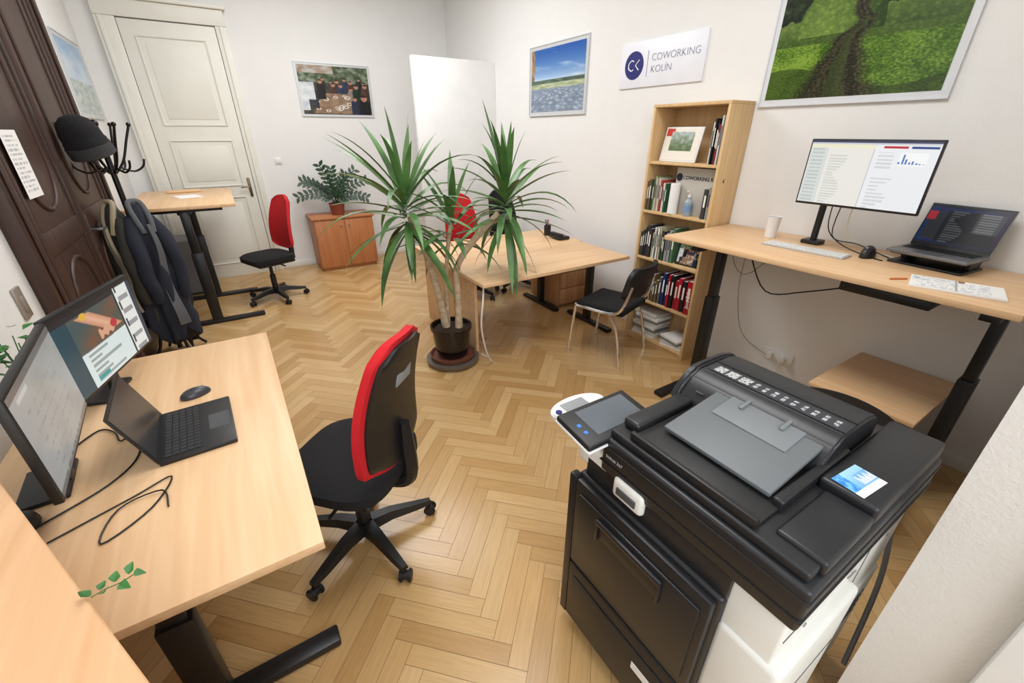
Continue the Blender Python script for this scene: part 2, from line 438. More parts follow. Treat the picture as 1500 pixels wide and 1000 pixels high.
def group(u,v):
    if v>.66: c=mix((58,74,46),(140,150,136),fb(u*9,v*9)+.3)
    else: c=mix((58,54,46),(84,78,66),fb(u*9,v*9)+.4)
    if v>.84 and u<.5: c=mix((140,110,84),(190,190,188),fb(u*5,v*5)+.5)
    for (a,b,s,k) in ppl: c=person(c,u,v,a,b,s,k)
    if .02<v<.44 and .14+.34*v<u<.76-.12*v:
        c=mix((128,104,84),(156,130,106),fb(u*12,v*12)+.5)
        for (a,b,s) in plates:
            q=((u-a)/(.034*s))**2+((v-b)/(.028*s))**2
            if q<1: c=(224,222,216) if q>.35 else (150,110,76)
    for (a,b,s,k) in fr: c=person(c,u,v,a,b,s,k)
    if u<.1+.1*(v>.3) and v<.66 and v>.08: c=mix((222,226,228),(186,196,204),fb(u*10,v*10)+.4)
    return c
frame('framed_photo',(1.49,YB,2.19),0,.9,.58,group,200,130,'framed group photograph of people around a dining table',.02)
def lposter(u,v):
    if v>.45: return mix((206,220,232),(120,160,205),(v-.45)*1.6+fb(u*3,v*5)*.3)
    return mix((150,168,170),(196,206,196),fb(u*8,v*12)+.5)
frame('framed_picture',(XL,5.9,2.14),R90,.95,.62,lposter,80,60,'framed pale landscape print beside the dark door',.03)
# sign
r=ROOT('wall_sign',(XR,2.7,2.2),'white company sign board with blue round logo','sign',(0,0,-R90))
OBJ('sign_board',MB(M('sign_white',(234,236,244),.35)).bb(-.41,.41,-.014,0,-.16,.16,.002),r)
navy=M('logo_navy',(28,30,110),.4)
OBJ('logo_disc',MB(navy).cyl((-.26,-.013,0),(-.26,-.0165,0),.1,.1,48),r)
lt=M('logo_text_white',(245,245,250),.4);gt=M('sign_text_grey',(130,134,156),.4)
OBJ('logo_letter',MB(lt).tube([(-.262,-.0175,.028),(-.285,-.0175,.036),(-.312,-.0175,.02),(-.318,-.0175,0),(-.312,-.0175,-.02),(-.285,-.0175,-.036),(-.262,-.0175,-.028)],.0045,6),r)
OBJ('logo_letter',MB(lt).tube([(-.205,-.0175,.036),(-.243,-.0175,0),(-.205,-.0175,-.036)],.0045,6,False),r)
OBJ('divider_line',MB(gt).bb(-.12,-.117,-.0165,-.013,-.09,.09),r)
TEXT('sign_text','COWORKING',.07,gt,r,(-.08,-.0155,.015),(R90,0,0),off=-.0012)
TEXT('sign_text','KOLÍN',.07,gt,r,(-.08,-.0155,-.065),(R90,0,0),off=-.0012)
# ---------------- desks
def desk(name,x0,x1,y0,y1,z,label,legs,footx,cat='desk',mat=None,t=.028,legx=None):
    mat=mat or beech
    r=ROOT(name,((x0+x1)/2,(y0+y1)/2,0),label,cat);cx=(x0+x1)/2;cy=(y0+y1)/2
    OBJ('desktop',MB(mat).bb(x0-cx,x1-cx,y0-cy,y1-cy,z-t,z,.003),r)
    lx=(legx if legx is not None else cx)-cx
    for yy in legs:
        m=MB(blackm)
        m.bb(lx-.045,lx+.045,yy-cy-.03,yy-cy+.03,.03,z*.62,.004)
        m.bb(lx-.034,lx+.034,yy-cy-.022,yy-cy+.022,z*.6,z-t-.03,.003)
        m.bb(lx-.3,lx+.3,yy-cy-.03,yy-cy+.03,z-t-.035,z-t,.003)
        OBJ('leg',m,r)
        OBJ('foot',MB(blackm).bb(footx[0]-cx,footx[1]-cx,yy-cy-.035,yy-cy+.035,0,.035,.008),r)
    OBJ('crossbeam',MB(blackm).bb(lx-.05,lx+.05,min(legs)-cy,max(legs)-cy,z-t-.06,z-t-.025,.003),r)
    return r
nd=desk('office_desk',-.84,-.005,.92,2.48,.73,'light beech desk with black steel T legs',(1.14,2.26),(-.74,-.04),mat=beechy,legx=-.42)
sd=desk('standing_desk',2.35,3.09,.2,1.825,1.1,'raised beech standing desk with black adjustable legs',(.28,1.6),(2.26,2.95),mat=beechy,legx=2.68)
OBJ('control_box',MB(black).bb(-.3,-.12,-.55,-.2,1.01,1.055,.006),sd)
OBJ('desk_cable',MB(cable).tube([(-.05,-.3,1.03),(-.1,0,.9),(-.05,.25,.82),(.05,.45,1.0)],.004),sd)
OBJ('desk_cable',MB(M('grey_cable',(150,146,140),.5)).tube([(.1,.3,1.05),(.12,.45,.86),(.14,.55,.84),(.12,.6,.95),(.1,.5,1.05)],.003).tube([(.1,.5,1.05),(.2,.55,.7),(.3,.5,.35),(.33,.3,.24)],.003),sd)
fd=desk('standing_desk',-.78,.03,4.72,6.2,1.13,'raised beech standing desk by the white door',(4.86,5.75),(-.72,.03),mat=beechy,legx=-.38)
r=ROOT('office_desk',(2.11,2.88,0),'wide light beech desk beside the potted yucca','desk')
OBJ('desktop',MB(beech).bb(-.735,.74,-.34,.339,.702,.73,.003),r)
OBJ('side_panel',MB(beech).bb(-.66,-.635,-.05,.33,0,.7,.002),r)
OBJ('leg',MB(blackm).bb(.6,.66,-.0,.06,.03,.7,.004),r);OBJ('foot',MB(blackm).bb(.6,.66,-.3,.3,0,.035,.006),r)
r=ROOT('office_desk',(2.11,3.56,0),'light beech desk against another desk','desk')
OBJ('desktop',MB(beech).bb(-.735,.78,-.339,.34,.702,.73,.003),r)
OBJ('side_panel',MB(beech).bb(-.66,-.635,-.33,.3,0,.7,.002),r)
OBJ('leg',MB(blackm).bb(.5,.56,-.03,.03,.03,.7,.004),r);OBJ('foot',MB(blackm).bb(.5,.56,-.3,.3,0,.035,.006),r)
r=ROOT('drawer_pedestal',(2.88,3.58,0),'wooden drawer pedestal standing under the desk','drawer unit')
OBJ('body',MB(pedw).bb(-.18,.2,-.25,.25,.03,.58,.003),r)
for i in range(3):
    OBJ('drawer',MB(pedw).bb(-.17,.19,-.27,-.252,.05+i*.175,.215+i*.175,.003),r)
r=ROOT('corner_counter',(-.5,.6,0),'light beech corner counter panel in front of desk','counter')
pts=[(-.66,1.37),(-.15,.33),(-.15,.1),(-.89,.1),(-.89,1.37)]
pts=[(a+.5,b-.6) for a,b in pts]
OBJ('counter_top',MB(WOOD('beech_counter',(222,180,138),(206,160,116),1,.45)).prism(pts,.92,.95,.002),r)
OBJ('side_panel',MB(beech).bb(-.38,.3,-.48,-.45,0,.92),r)
OBJ('side_panel',MB(beech).bb(-.385,-.36,-.45,.3,0,.92),r)
# ---------------- chairs
def starbase(r,rz,rad=.31):
    for i in range(5):
        a=math.radians(-3+72*i-math.degrees(rz));c,s_=math.cos(a),math.sin(a)
        R=Matrix.Rotation(a,4,'Z')
        m=MB(black);vs=[];k0=rad/.31
        prof=[(0.02,.035,.07,.125),(.12*k0,.028,.082,.125),(.24*k0,.022,.07,.1),(rad,.016,.066,.088)]
        for (q,w,z0,z1) in prof: vs+=[(q,-w,z0),(q,w,z0),(q,w*.7,z1),(q,-w*.7,z1)]
        fs=[(3,2,1,0)]
        for k in range(3):
            for j in range(4):
                fs.append((k*4+j,k*4+(j+1)%4,k*4+4+(j+1)%4,k*4+4+j))
        fs.append((12,13,14,15))
        m.poly(vs,fs,R);OBJ('leg',m,r)
        m=MB(black);px,py=(rad-.005)*c,(rad-.005)*s_
        ca=a+1.1+i*.7;dx,dy=math.cos(ca),math.sin(ca)
        m.cyl((px+dx*.011,py+dy*.011,.028),(px+dx*.026,py+dy*.026,.028),.028,.028,18,.004)
        m.cyl((px-dx*.011,py-dy*.011,.028),(px-dx*.026,py-dy*.026,.028),.028,.028,18,.004)
        m.cyl((px-dx*.012,py-dy*.012,.03),(px+dx*.012,py+dy*.012,.03),.02,.02,12).cyl((px,py,.03),(px,py,.075),.007)
        OBJ('caster',m,r)
def office_chair(loc,rz,label,backm=redf,front=(0,0)):
    r=ROOT('office_chair',loc,label,'chair',(0,0,rz))
    m=MB(fabric)
    def top(u,v):
        a=u*2-1;b=v*2-1
        k=(1-.16*abs(b)**5);l=(1-.16*abs(a)**5)
        X=a*.235*k;Y=b*.235*l
        return (X,Y,.455+.03*(1-abs(a)**4)*(1-abs(b)**4)-.02*max(0,-a-.6))
    m.slab(top,16,16,(0,0,.045));
    OBJ('seat',m,r,angle=60)
    OBJ('seat_shell',MB(black).box((0,0,.435),(.4,.4,.04),None,.018,3),r)
    def bk(x0,sc=1):
        def f(u,v):
            a=u*2-1;z=.54+v*.56
            w=(.195-.055*v+.02*math.sin(v*math.pi))*sc;e=abs(v*2-1)
            w*=(1-.3*max(0,(e-.82)/.18)**2.5)
            zz=z-.025*(abs(a)**3)*(1 if v>.5 else -1)*e
            return (x0+.2+.09*v-.03*math.sin(v*math.pi)-.03*(a*a),a*w,zz)
        return f
    OBJ('backrest_cushion',MB(backm).slab(bk(.012,1.06),14,18,(.03,0,0)),r,angle=70)
    def bk2(u,v):
        p=bk(.043)(u,v);return (p[0],p[1]*.95,.815+(p[2]-.815)*.935)
    OBJ('back_shell',MB(black).slab(bk2,14,18,(.014,0,0)),r,angle=60)
    OBJ('back_tag',MB(greyp).box((.296,.0,.93),(.006,.1,.05),(0,.18,0),.001),r)
    OBJ('back_support',MB(black).tube([(.0,0,.41),(.2,0,.41),(.27,0,.46),(.275,0,.6),(.275,0,.72)],[.035,.03,.03,.03,.02],8),r)
    OBJ('mechanism',MB(black).box((.0,0,.405),(.2,.14,.05),None,.012),r)
    OBJ('lever',MB(black).tube([(0,.05,.41),(0,.2,.41),(-.01,.26,.4)],.007),r)
    OBJ('lever',MB(black).tube([(.05,-.05,.41),(.05,-.24,.405)],.007),r)
    OBJ('gas_lift',MB(black).cyl((0,0,.09),(0,0,.28),.03).cyl((0,0,.28),(0,0,.4),.018),r)
    starbase(r,rz)
    return r
office_chair((.17,1.52,0),math.radians(-47),'red-backed black swivel chair at the beech desk')
office_chair((.2,5.32,0),math.radians(22),'red-backed black swivel chair near the white door')
office_chair((2.16,4.22,0),math.radians(95),'red-backed swivel chair behind the middle desk')
office_chair((2.74,4.24,0),math.radians(100),'dark swivel chair behind the middle desk',fabric)
r=ROOT('office_stool',(2.14,.56,0),'black rounded swivel stool between printer and low cabinet','stool')
OBJ('seat',MB(black).lathe((0,0,.46),[(.16,0),(.22,.012),(.255,.035),(.25,.06),(.2,.072),(.001,.068)],36),r,angle=60)
OBJ('gas_lift',MB(black).cyl((0,0,.09),(0,0,.3),.03).cyl((0,0,.3),(0,0,.465),.018),r)
starbase(r,.3,.22)
# visitor chair
r=ROOT('visitor_chair',(2.46,2.33,0),'black padded visitor chair with chrome legs','chair',(0,0,math.radians(-72)))
OBJ('seat',MB(fabric).box((0,0,.45),(.42,.43,.055),None,.025,4),r,angle=60)
def vb(u,v):
    a=u*2-1;e=abs(v*2-1);w=.235*(1-.25*max(0,(e-.5)/.5)**2)
    return (.17+.06*v+.0+.05*(1-a*a),a*w,.56+v*.25)
OBJ('backrest',MB(black).slab(vb,12,10,(.035,0,0)),r,angle=60)
for s_ in (-1,1):
    OBJ('leg_frame',MB(chrome).tube([(-.24,s_*.24,.0),(-.2,s_*.235,.42),(-.17,s_*.23,.44),(.1,s_*.23,.44),(.2,s_*.235,.5),(.25,s_*.2,.68)],.012,8),r)
    OBJ('leg',MB(chrome).tube([(.24,s_*.24,0),(.18,s_*.23,.3),(.1,s_*.23,.44)],.012,8),r)
# ---------------- bookcase
bx0,bx1,by0,by1=2.83,3.095,1.845,2.47
r=ROOT('bookcase',(2.96,2.157,0),'tall light birch bookcase with five shelves','bookcase')
def L(m,x0,x1,y0,y1,z0,z1,b=.0015): m.bb(x0-2.96,x1-2.96,y0-2.157,y1-2.157,z0,z1,b)
m=MB(beechd);L(m,bx0,bx1,by0,by0+.02,0,1.87);OBJ('side_panel',m,r)
m=MB(beechd);L(m,bx0,bx1,by1-.02,by1,0,1.87);OBJ('side_panel',m,r)
m=MB(beechd);L(m,bx0,bx1,by0,by1,1.87,1.89);OBJ('top_panel',m,r)
m=MB(beechd);L(m,bx1-.008,bx1,by0+.02,by1-.02,.0,1.87);OBJ('back_panel',m,r)
SH=[.06,.40,.765,1.14,1.505]
for z in SH:
    m=MB(beechd);L(m,bx0+.004,bx1-.008,by0+.02,by1-.02,z-.02,z);OBJ('shelf',m,r)
m=MB(beechd);L(m,bx0+.02,bx0+.035,by0+.02,by1-.02,0,.04);OBJ('plinth',m,r)
def book(y,z,t,h,d,col,grp,lab,xo=None):
    key='cover_%d_%d_%d'%col
    m=MB(M(key,col,.45))
    m.bb(-d/2,d/2,-t/2,-t/2+.002,0,h);m.bb(-d/2,d/2,t/2-.002,t/2,0,h);m.bb(-d/2,-d/2+.002,-t/2,t/2,0,h)
    m.use(paper).bb(-d/2+.002,d/2-.004,-t/2+.002,t/2-.002,.003,h-.003)
    lc=(235,235,225) if sum(col)<330 else (60,60,64)
    m.use(M('title_%d'%lc[0],lc,.5)).bb(-d/2-.0006,-d/2+.001,-t*.2,t*.2,h*.4,h*.8)
    o=OBJ('book',m,None,(bx0+.012+d/2+random.uniform(0,.02),y,z+.0005),(0,0,0),lab,'book',grp)
    return o
def row(y0,y1,z,cols,grp,hr=(.19,.25),tr=(.015,.035)):
    y=y1
    while True:
        t=random.uniform(*tr)
        if y-t<y0: break
        c=random.choice(cols);nm='pale' if sum(c)>400 else ('red' if c[0]>130 else 'dark')
        book(y-t/2,z,t,random.uniform(*hr),random.uniform(.15,.19),c,grp,nm+' coloured book standing upright on birch shelf')
        y-=t+.0012
random.seed(11)
row(2.235,2.445,SH[3],[(205,198,180),(50,96,66),(70,70,76),(180,70,56),(225,222,214),(36,36,40),(140,150,110),(96,80,60)],'books on the second shelf',(.18,.26),(.012,.026))
row(1.87,1.93,SH[3],[(60,60,60),(140,140,140)],'books on the second shelf')
row(1.87,1.965,SH[4],[(30,30,34),(26,26,28),(200,200,200),(150,40,40)],'books on the top shelf',(.24,.3),(.012,.024))
row(2.2,2.445,SH[2],[(60,90,60),(46,46,50),(120,130,100),(225,225,218),(50,50,56),(200,190,150)],'books on the third shelf',(.19,.26),(.012,.03))
row(2.11,2.195,SH[2],[(235,235,230),(150,150,150),(80,120,90),(40,40,44)],'books on the third shelf',(.22,.27),(.02,.04))
row(2.17,2.445,SH[1],[(40,44,50),(120,100,60),(90,76,60),(90,90,96),(160,130,90),(60,44,40)],'books on the fourth shelf',(.15,.24),(.012,.03))
row(1.93,2.165,SH[1],[(176,24,38),(34,44,90),(30,30,34),(200,56,60),(50,56,120),(150,30,44)],'books on the fourth shelf',(.22,.28),(.022,.045))
random.seed(1)
bo=book(1.898,SH[1],.05,.27,.19,(170,20,34),'books on the fourth shelf','thick red book with white lettering on its spine')
TEXT('spine_text','Java 5.1',.045,M('title_white',(240,240,235),.5),bo,(-.0965,-.015,.05),(R90,-R90,-R90),off=.0006)
def card(y,z,w,h,lab,fn,yaw=0,border=.012,fm=white,cat='picture',x=bx0+.05,tilt=-.22,nx=70,ny=56):
    r=ROOT('picture_card',(x,y,z+.002),lab,cat,(0,0,-R90+yaw))
    k=OBJ('card_board',MB(fm).bb(-w/2,w/2,0,.01,0,h,.001),r,rot=(tilt,0,0))
    IMG('card_print',w-2*border,h-2*border,nx,ny,fn,imgm,k,(0,-.0015,h/2))
    return r
def calf(u,v):
    if v<.3 or v>.9 or u<.16 or u>.84:
        return (232,226,214) if not (u<.24 and v>.75) else (200,60,50)
    return mix((90,110,70),(190,200,205),v*1.5-.5+fb(u*9,v*9)*.4)
card(2.24,SH[4],.32,.24,'white calendar card with landscape picture on shelf',calf)
card(1.985,SH[2],.21,.2,'black framed group photo leaning on shelf',group,.1,.008,black,'photo frame')
r=ROOT('shelf_sign',(2.905,2.06,SH[3]+.001),'grey board sign with round logo behind bottle','sign',(0,0,-R90))
OBJ('sign_board',MB(M('sign_grey',(186,182,172),.6)).bb(-.17,.17,0,.006,0,.33,.001),r)
OBJ('logo_disc',MB(M('logo_dark',(30,30,44),.5)).cyl((-.14,0,.262),(-.14,-.003,.262),.027,.027,32),r)
TEXT('sign_text','COWORKING KOLÍN',.0345,M('sign_dark_text',(24,24,34),.5),r,(-.108,-.0015,.25),(R90,0,0),off=.0006)
OBJ('paper_roll',MB(paper).cyl((2.862,2.19,SH[3]),(2.862,2.19,SH[3]+.22),.036,.036,24,.003),label='thick white paper roll standing on bookshelf',cat='paper roll')
r=ROOT('sanitizer_bottle',(2.868,2.06,SH[3]),'clear hand sanitizer pump bottle on bookshelf','bottle')
OBJ('bottle_body',MB(M('clear_plastic',(200,215,225),.15,trans=.5)).lathe((0,0,0),[(.026,0),(.03,.005),(.03,.1),(.012,.125),(.012,.135)],20),r)
OBJ('label_band',MB(M('label_blue',(120,150,190),.5)).cyl((0,0,.03),(0,0,.08),.0305,.0305,24),r)
OBJ('pump',MB(white).cyl((0,0,.135),(0,0,.15),.013).cyl((0,0,.15),(0,0,.175),.004).bb(-.03,.01,-.006,.006,.172,.182,.003),r)
for i in range(8):
    OBJ('brochure_stack',MB(M('brochure_%d'%(i%3),[(236,236,232),(205,205,200),(130,130,128)][i%3],.6)).box((2.955,2.29+random.uniform(-.012,.012),SH[0]+.014+i*.0275),(.19,.24,.026),(0,0,random.uniform(-.06,.06)),.001),label='stacked white brochures lying on bottom shelf',cat='brochures',group='brochures on the bottom shelf')
for i in range(4):
    OBJ('magazine',MB(M('brochure_%d'%(i%3),[(236,236,232)]*3,.6)).box((2.95,2.0,SH[0]+.011+i*.0205),(.19,.2,.019),(0,0,random.uniform(-.15,.15)),.001),label='glossy magazines lying flat on bottom shelf',cat='magazine',group='magazines on the bottom shelf')
# ---------------- screens
def doc(u,v):
    if v>.97: return (60,66,96)
    if v>.945: return (205,208,215)
    c=(230,232,230)
    if v>.89:
        c=(240,236,206) if u<.54 else (238,240,240)
    elif u<.16:
        c=(218,223,219)
        if int(v*34)%2 and u>.02 and u<.13: c=(196,204,200)
    elif u<.54:
        c=(236,234,226)
        if v<.8 and int(v*46)%2 and .19<u<.24+.1*abs(math.sin(int(v*46)*3)): c=(212,214,208)
        if u>.535: c=(170,170,170)
    else:
        c=(238,240,242)
        if .66<v<.84 and .74<u<.94:
            q=(u-.74)/.2*8;hb=[.2,.9,.5,.25,.35,.15,.1,.05][min(7,int(q))]
            c=(80,120,190) if (q%1)<.5 and (v-.68)/.15<hb and v>.68 else (248,250,250)
        if .6<v<.84 and int(v*36)%2==0 and .58<u<.7: c=(214,217,219)
        if v<.5 and int(v*36)%2==0 and .58<u<.62+.12*abs(math.sin(int(v*36)*5)): c=(216,219,221)
    if .9<v<.935 and .6<u<.78: c=(196,30,50)
    if .9<v<.935 and .8<u<.99: c=(36,70,140)
    return c
def web(u,v):
    c=mix((24,70,84),(14,36,50),u)
    if v>.95: return (16,20,24)
    if u>.76:
        c=(226,228,224)
        if u>.95: c=(40,60,80)
        if int(v*16)%3==0 and .79<u<.93: c=(150,150,152)
        if .775<u<.8 and int(v*8)%2: c=(60,64,70)
    elif .16<u<.74:
        c=(214,226,224)
        if v>.44:
            c=mix((110,78,62),(60,84,86),fb(u*3,v*3)+.5)
            hx=u-.5+.9*(v-.66)
            if abs(hx)<.085 and .5<v<.86: c=mix((226,176,146),(190,134,106),abs(hx)*11)
            if abs(u-.52)<.1 and abs(v-.53)<.05+.02*math.sin(u*90): c=(214,160,130)
            if (u-.62)**2*1.6+(v-.56)**2<.003: c=(186,50,60)
            if (u-.33)**2*1.6+(v-.84)**2<.002: c=(222,176,60)
        elif int(v*30)%2 and .22<u<.46+.14*math.sin(int(v*30)*2): c=(150,160,160)
        if .05<v<.1 and .22<u<.36: c=(40,150,150)
    if .88<v<.95 and u<.76: c=(26,32,40)
    return c
def gdoc(u,v):
    c=mix((136,140,140),(150,153,153),fb(u*2,v*2)+.5)
    if v>.93: c=(80,84,88)
    if v<.05: c=(90,94,96)
    if .14<u<.8 and v<.8 and int(v*40)%4==1 and fb(u*25,int(v*40)*4.1)>-.0: c=(130,134,136)
    if .1<u<.3 and .86<v<.9: c=(176,180,180)
    return c
def code(u,v):
    if v<.06 or v>.95: return (22,28,40)
    c=mix((16,44,84),(44,24,50),u*.9+fb(u*2,v*2)*.4)
    if .04<u<.42 and .12<v<.84: c=(40,42,46)
    if .24<u<.95 and .08<v<.88:
        c=(26,28,31)
        if u>.64 and v>.4:
            c=(58,60,62)
            if int(v*34)%2 and .67<u<.9: c=(104,106,106)
        elif int(v*34)%2 and .3<u<.34+.2*abs(math.sin(int(v*34)*3)): c=(72,74,76)
    if u<.12 and .62<v<.84: c=(150,36,46)
    return c
def dk(u,v):
    return mix((16,16,18),(44,45,48),v*.8+.3*fb(u*2,v*2)+.1)
def monitor(name,loc,rz,w,h,fn,label,stand,nx=220,ny=124):
    r=ROOT(name,loc,label,'monitor',(0,0,rz))
    z0=stand
    OBJ('monitor_housing',MB(black).bb(-w/2-.008,w/2+.008,0,.022,z0-.012,z0+h+.008,.004).bb(-w*.3,w*.3,.02,.04,z0+.05,z0+h-.05,.008),r)
    IMG('screen',w,h,nx,ny,fn,scrm,r,(0,-.0012,z0+h/2))
    return r
m1=monitor('computer_monitor',(2.74,.99,1.1),-R90,.54,.31,doc,'lit computer monitor on black arm above standing desk',.255)
OBJ('monitor_arm',MB(black).tube([(0,.04,.42),(-.05,.12,.4),(-.2,.18,.34)],.014).cyl((-.2,.18,0),(-.2,.18,.36),.018).box((-.2,.18,.012),(.1,.09,.024),None,.006),m1)
OBJ('screen_cable',MB(cable).tube([(-.1,.045,.33),(-.12,.12,.12),(-.05,.16,.03),(.1,.1,.004),(.2,.05,.004)],.003).tube([(-.05,.045,.33),(-.08,.1,.08),(.05,.12,.05),(.2,.14,.004)],.003),m1)
OBJ('screen_cable',MB(cablew).tube([(0,.045,.33),(-.02,.12,.1),(.1,.18,.02),(.22,.17,.004)],.003),m1)
mA=monitor('computer_monitor',(-.535,2.135,.73),R90-math.radians(16),.53,.3,web,'monitor showing colourful web page on beech desk',.115)
OBJ('monitor_stand',MB(black).bb(-.03,.03,.04,.06,0,.3,.005).box((0,.1,.008),(.2,.12,.016),None,.006),mA)
mB=monitor('computer_monitor',(-.575,1.585,.73),R90+math.radians(5),.54,.3,gdoc,'dim monitor showing grey document beside laptop',.115)
OBJ('monitor_stand',MB(black).bb(-.03,.03,.04,.06,0,.3,.005).box((0,.1,.008),(.2,.12,.016),None,.006),mB)
def laptop(loc,rz,w,d,ang,fn,label,bodym,z=0,keym=black):
    r=ROOT('laptop',loc,label,'laptop',(0,0,rz))
    OBJ('laptop_base',MB(bodym).bb(-w/2,w/2,-d/2,d/2,z,z+.016,.004),r)
    m=MB(keym)
    kw=w*.88/14
    for j in range(5):
        for i in range(14):
            m.box((-w*.44+kw*(i+.5),d*.38-j*kw*1.0-.0,z+.0172),(kw*.84,kw*.84,.0028))
    OBJ('keyboard',m,r)
    OBJ('touchpad',MB(dgrey).bb(-w*.16,w*.16,-d*.45,-d*.16,z+.016,z+.0166),r)
    k=OBJ('laptop_lid',MB(bodym).bb(-w/2,w/2,0,.007,0,d*.98,.003).use(black).bb(-w/2+.003,w/2-.003,-.0006,.001,.003,d*.97),r,(0,d/2-.004,z+.014),(-ang,0,0))
    IMG('screen',w*.95,d*.86,130,90,fn,scrm,k,(0,-.0012,d*.51))
    return r
laptop((-.295,1.665,.73),R90+math.radians(3),.33,.22,math.radians(19),dk,'open black laptop on beech desk',black,keym=M('key_dark',(38,39,42),.5))
r=ROOT('laptop_stand',(2.9,.62,1.1),'black angled laptop riser stand on standing desk','laptop stand',(0,0,-R90-.12))
OBJ('stand_base',MB(black).bb(-.15,.15,-.1,.12,0,.012,.004).bb(-.14,-.11,.0,.11,.01,.05,.004).bb(.11,.14,.0,.11,.01,.05,.004),r)
OBJ('stand_plate',MB(black).box((0,.02,.052),(.3,.25,.008),(0,0,0),.003),r)
laptop((2.88,.62,1.157),-R90-.12,.32,.225,math.radians(20),code,'open grey laptop with dark screen on riser',alu)
def kbd(loc,rz,w,d,cols,rows,label,bm_,km):
    r=ROOT('keyboard',loc,label,'keyboard',(0,0,rz))
    OBJ('keyboard_base',MB(bm_).bb(-w/2,w/2,-d/2,d/2,0,.009,.003),r)
    m=MB(km);kw=w*.96/cols;kd=d*.9/rows
    for j in range(rows):
        for i in range(cols): m.box((-w*.48+kw*(i+.5),-d*.45+kd*(j+.5),.0105),(kw*.82,kd*.8,.004))
    OBJ('keys',m,r);return r
kbd((2.7,1.13,1.1),-R90+.03,.43,.115,21,6,'slim white full-size keyboard on standing desk',M('kbd_silver',(190,192,194),.4,.3),white)
def mouse(loc,rz,mat,label,sc=1,hh=.03):
    r=ROOT('computer_mouse',loc,label,'mouse',(0,0,rz))
    m=MB(mat)
    b=bmesh.new();bmesh.ops.create_uvsphere(b,u_segments=24,v_segments=14,radius=1)
    for v in b.verts:
        v.co.z=max(v.co.z,-.15)+.15
        v.co.x*=.031*sc*(1+.08*math.sin(v.co.y*2));v.co.y*=.055*sc;v.co.z*=hh
    m._add(b);OBJ('mouse_body',m,r,angle=70)
    OBJ('scroll_wheel',MB(greyp).cyl((-.004,-.03,hh*.95),(.004,-.03,hh*.95),.006,.006,14),r)
mouse((-.31,1.94,.73),R90+.3,M('mouse_grey',(52,54,58),.35),'dark grey wireless mouse on beech desk')
mouse((2.82,.87,1.1),-R90,M('mouse_black',(30,31,34),.35),'black ergonomic mouse on standing desk',1.05,.055)
OBJ('drinking_cup',MB(white).lathe((2.87,1.42,1.1),[(.03,0),(.032,.002),(.04,.125),(.0415,.13),(.038,.128),(.03,.01),(.001,.009)],28),label='white tapered ceramic cup on standing desk',cat='cup')
r=ROOT('notebook',(2.545,.44,1.1),'open notebook with handwriting on standing desk','notebook',(0,0,-R90+.25))
def hw(u,v):
    if abs(u-.5)<.01: return (170,170,168)
    if u<.48 and v>.45:
        return mix((232,232,228),(150,170,190),max(0,fb(u*10,v*10))*1.2)
    if .52<u<.6 and v>.8: return (150,110,80)
    l=int(v*24)
    return (176,184,202) if l%2 and fb(u*24,l*6.1)>.1 and .06<u<.86 and v<.85 else (238,238,234)
OBJ('notebook_pages',MB(paper).bb(-.15,.15,-.1,.1,0,.01,.002),r)
IMG('written_page',.29,.19,110,80,hw,VCOL('print_matte'),r,(0,0,.0108),(-R90,0,0))
OBJ('pen',MB(M('pen_orange',(220,120,60),.4)).cyl((2.46,.64,1.1045),(2.52,.6,1.1045),.004,.004,10).cyl((2.46,.64,1.1045),(2.452,.645,1.1045),.004,.001,10),label='thin orange pen lying on standing desk',cat='pen')
r=ROOT('low_cabinet',(2.77,.56,0),'low beech cabinet under standing desk','cabinet')
OBJ('cabinet_top',MB(beechy).bb(-.33,.32,-.22,.24,.46,.48,.002),r)
OBJ('body',MB(beechy).bb(-.31,.31,-.1,.23,0,.459,.002),r)
# far cabinet
r=ROOT('storage_cabinet',(1.22,6.33,0),'low orange-brown wooden cabinet with two doors','cabinet')
OBJ('body',MB(redw).bb(-.38,.38,-.22,.24,.04,.68,.002).bb(-.36,.36,-.2,.22,0,.04),r)
OBJ('cabinet_top',MB(redw).bb(-.4,.4,-.25,.25,.68,.705,.003),r)
for s_ in (-1,1):
    k=OBJ('door',MB(redw).bb(min(0,s_*.375)+(.003 if s_>0 else 0),max(0,s_*.375)-(.003 if s_<0 else 0),-.24,-.222,.05,.67,.002),r)
    OBJ('knob',MB(chrome).cyl((s_*.05,-.24,.6),(s_*.05,-.26,.6),.01,.012,14),k)
# ZZ plant
r=ROOT('potted_plant',(1.2,6.3,.705),'leafy green plant in small brown pot on cabinet','plant')
OBJ('pot',MB(M('pot_redbrown',(130,64,44),.6)).lathe((0,0,0),[(.07,0),(.08,.01),(.1,.14),(.105,.15),(.09,.15),(.085,.13),(.001,.13)],24),r)
random.seed(5)
m=MB(green2);VN=Vector((-.2,-.95,.3))
for i in range(9):
    f=(i+.5)/9*2-1
    ang=f*1.35+random.uniform(-.12,.12);ln=.5-.06*abs(f)+random.uniform(-.08,.05);dy=random.uniform(-.3,.12)
    pts=[]
    for k in range(7):
        t=k/6;aa=ang*(.45+.65*t)
        q=Vector((math.sin(aa)*ln*t,dy*t*ln,.12+math.cos(aa)*ln*t))
        pts.append(q)
    m.tube(pts,.006,5)
    for k in range(2,10):
        t=k/9;fq=t*6;q=min(int(fq),5);p=pts[q].lerp(pts[q+1],fq-q);tg=(pts[q+1]-pts[q]).normalized()
        sd_=tg.cross(VN).normalized()
        for s_ in (-1,1):
            dr=(sd_*s_+tg*.75).normalized()
            wd_=dr.cross(VN).normalized();L_=.085
            if (p+dr*L_).y>.28: continue
            m.leaf([p,p+dr*L_*.35,p+dr*L_*.7,p+dr*L_],[.003,.021,.017,.002],wd_,.1)
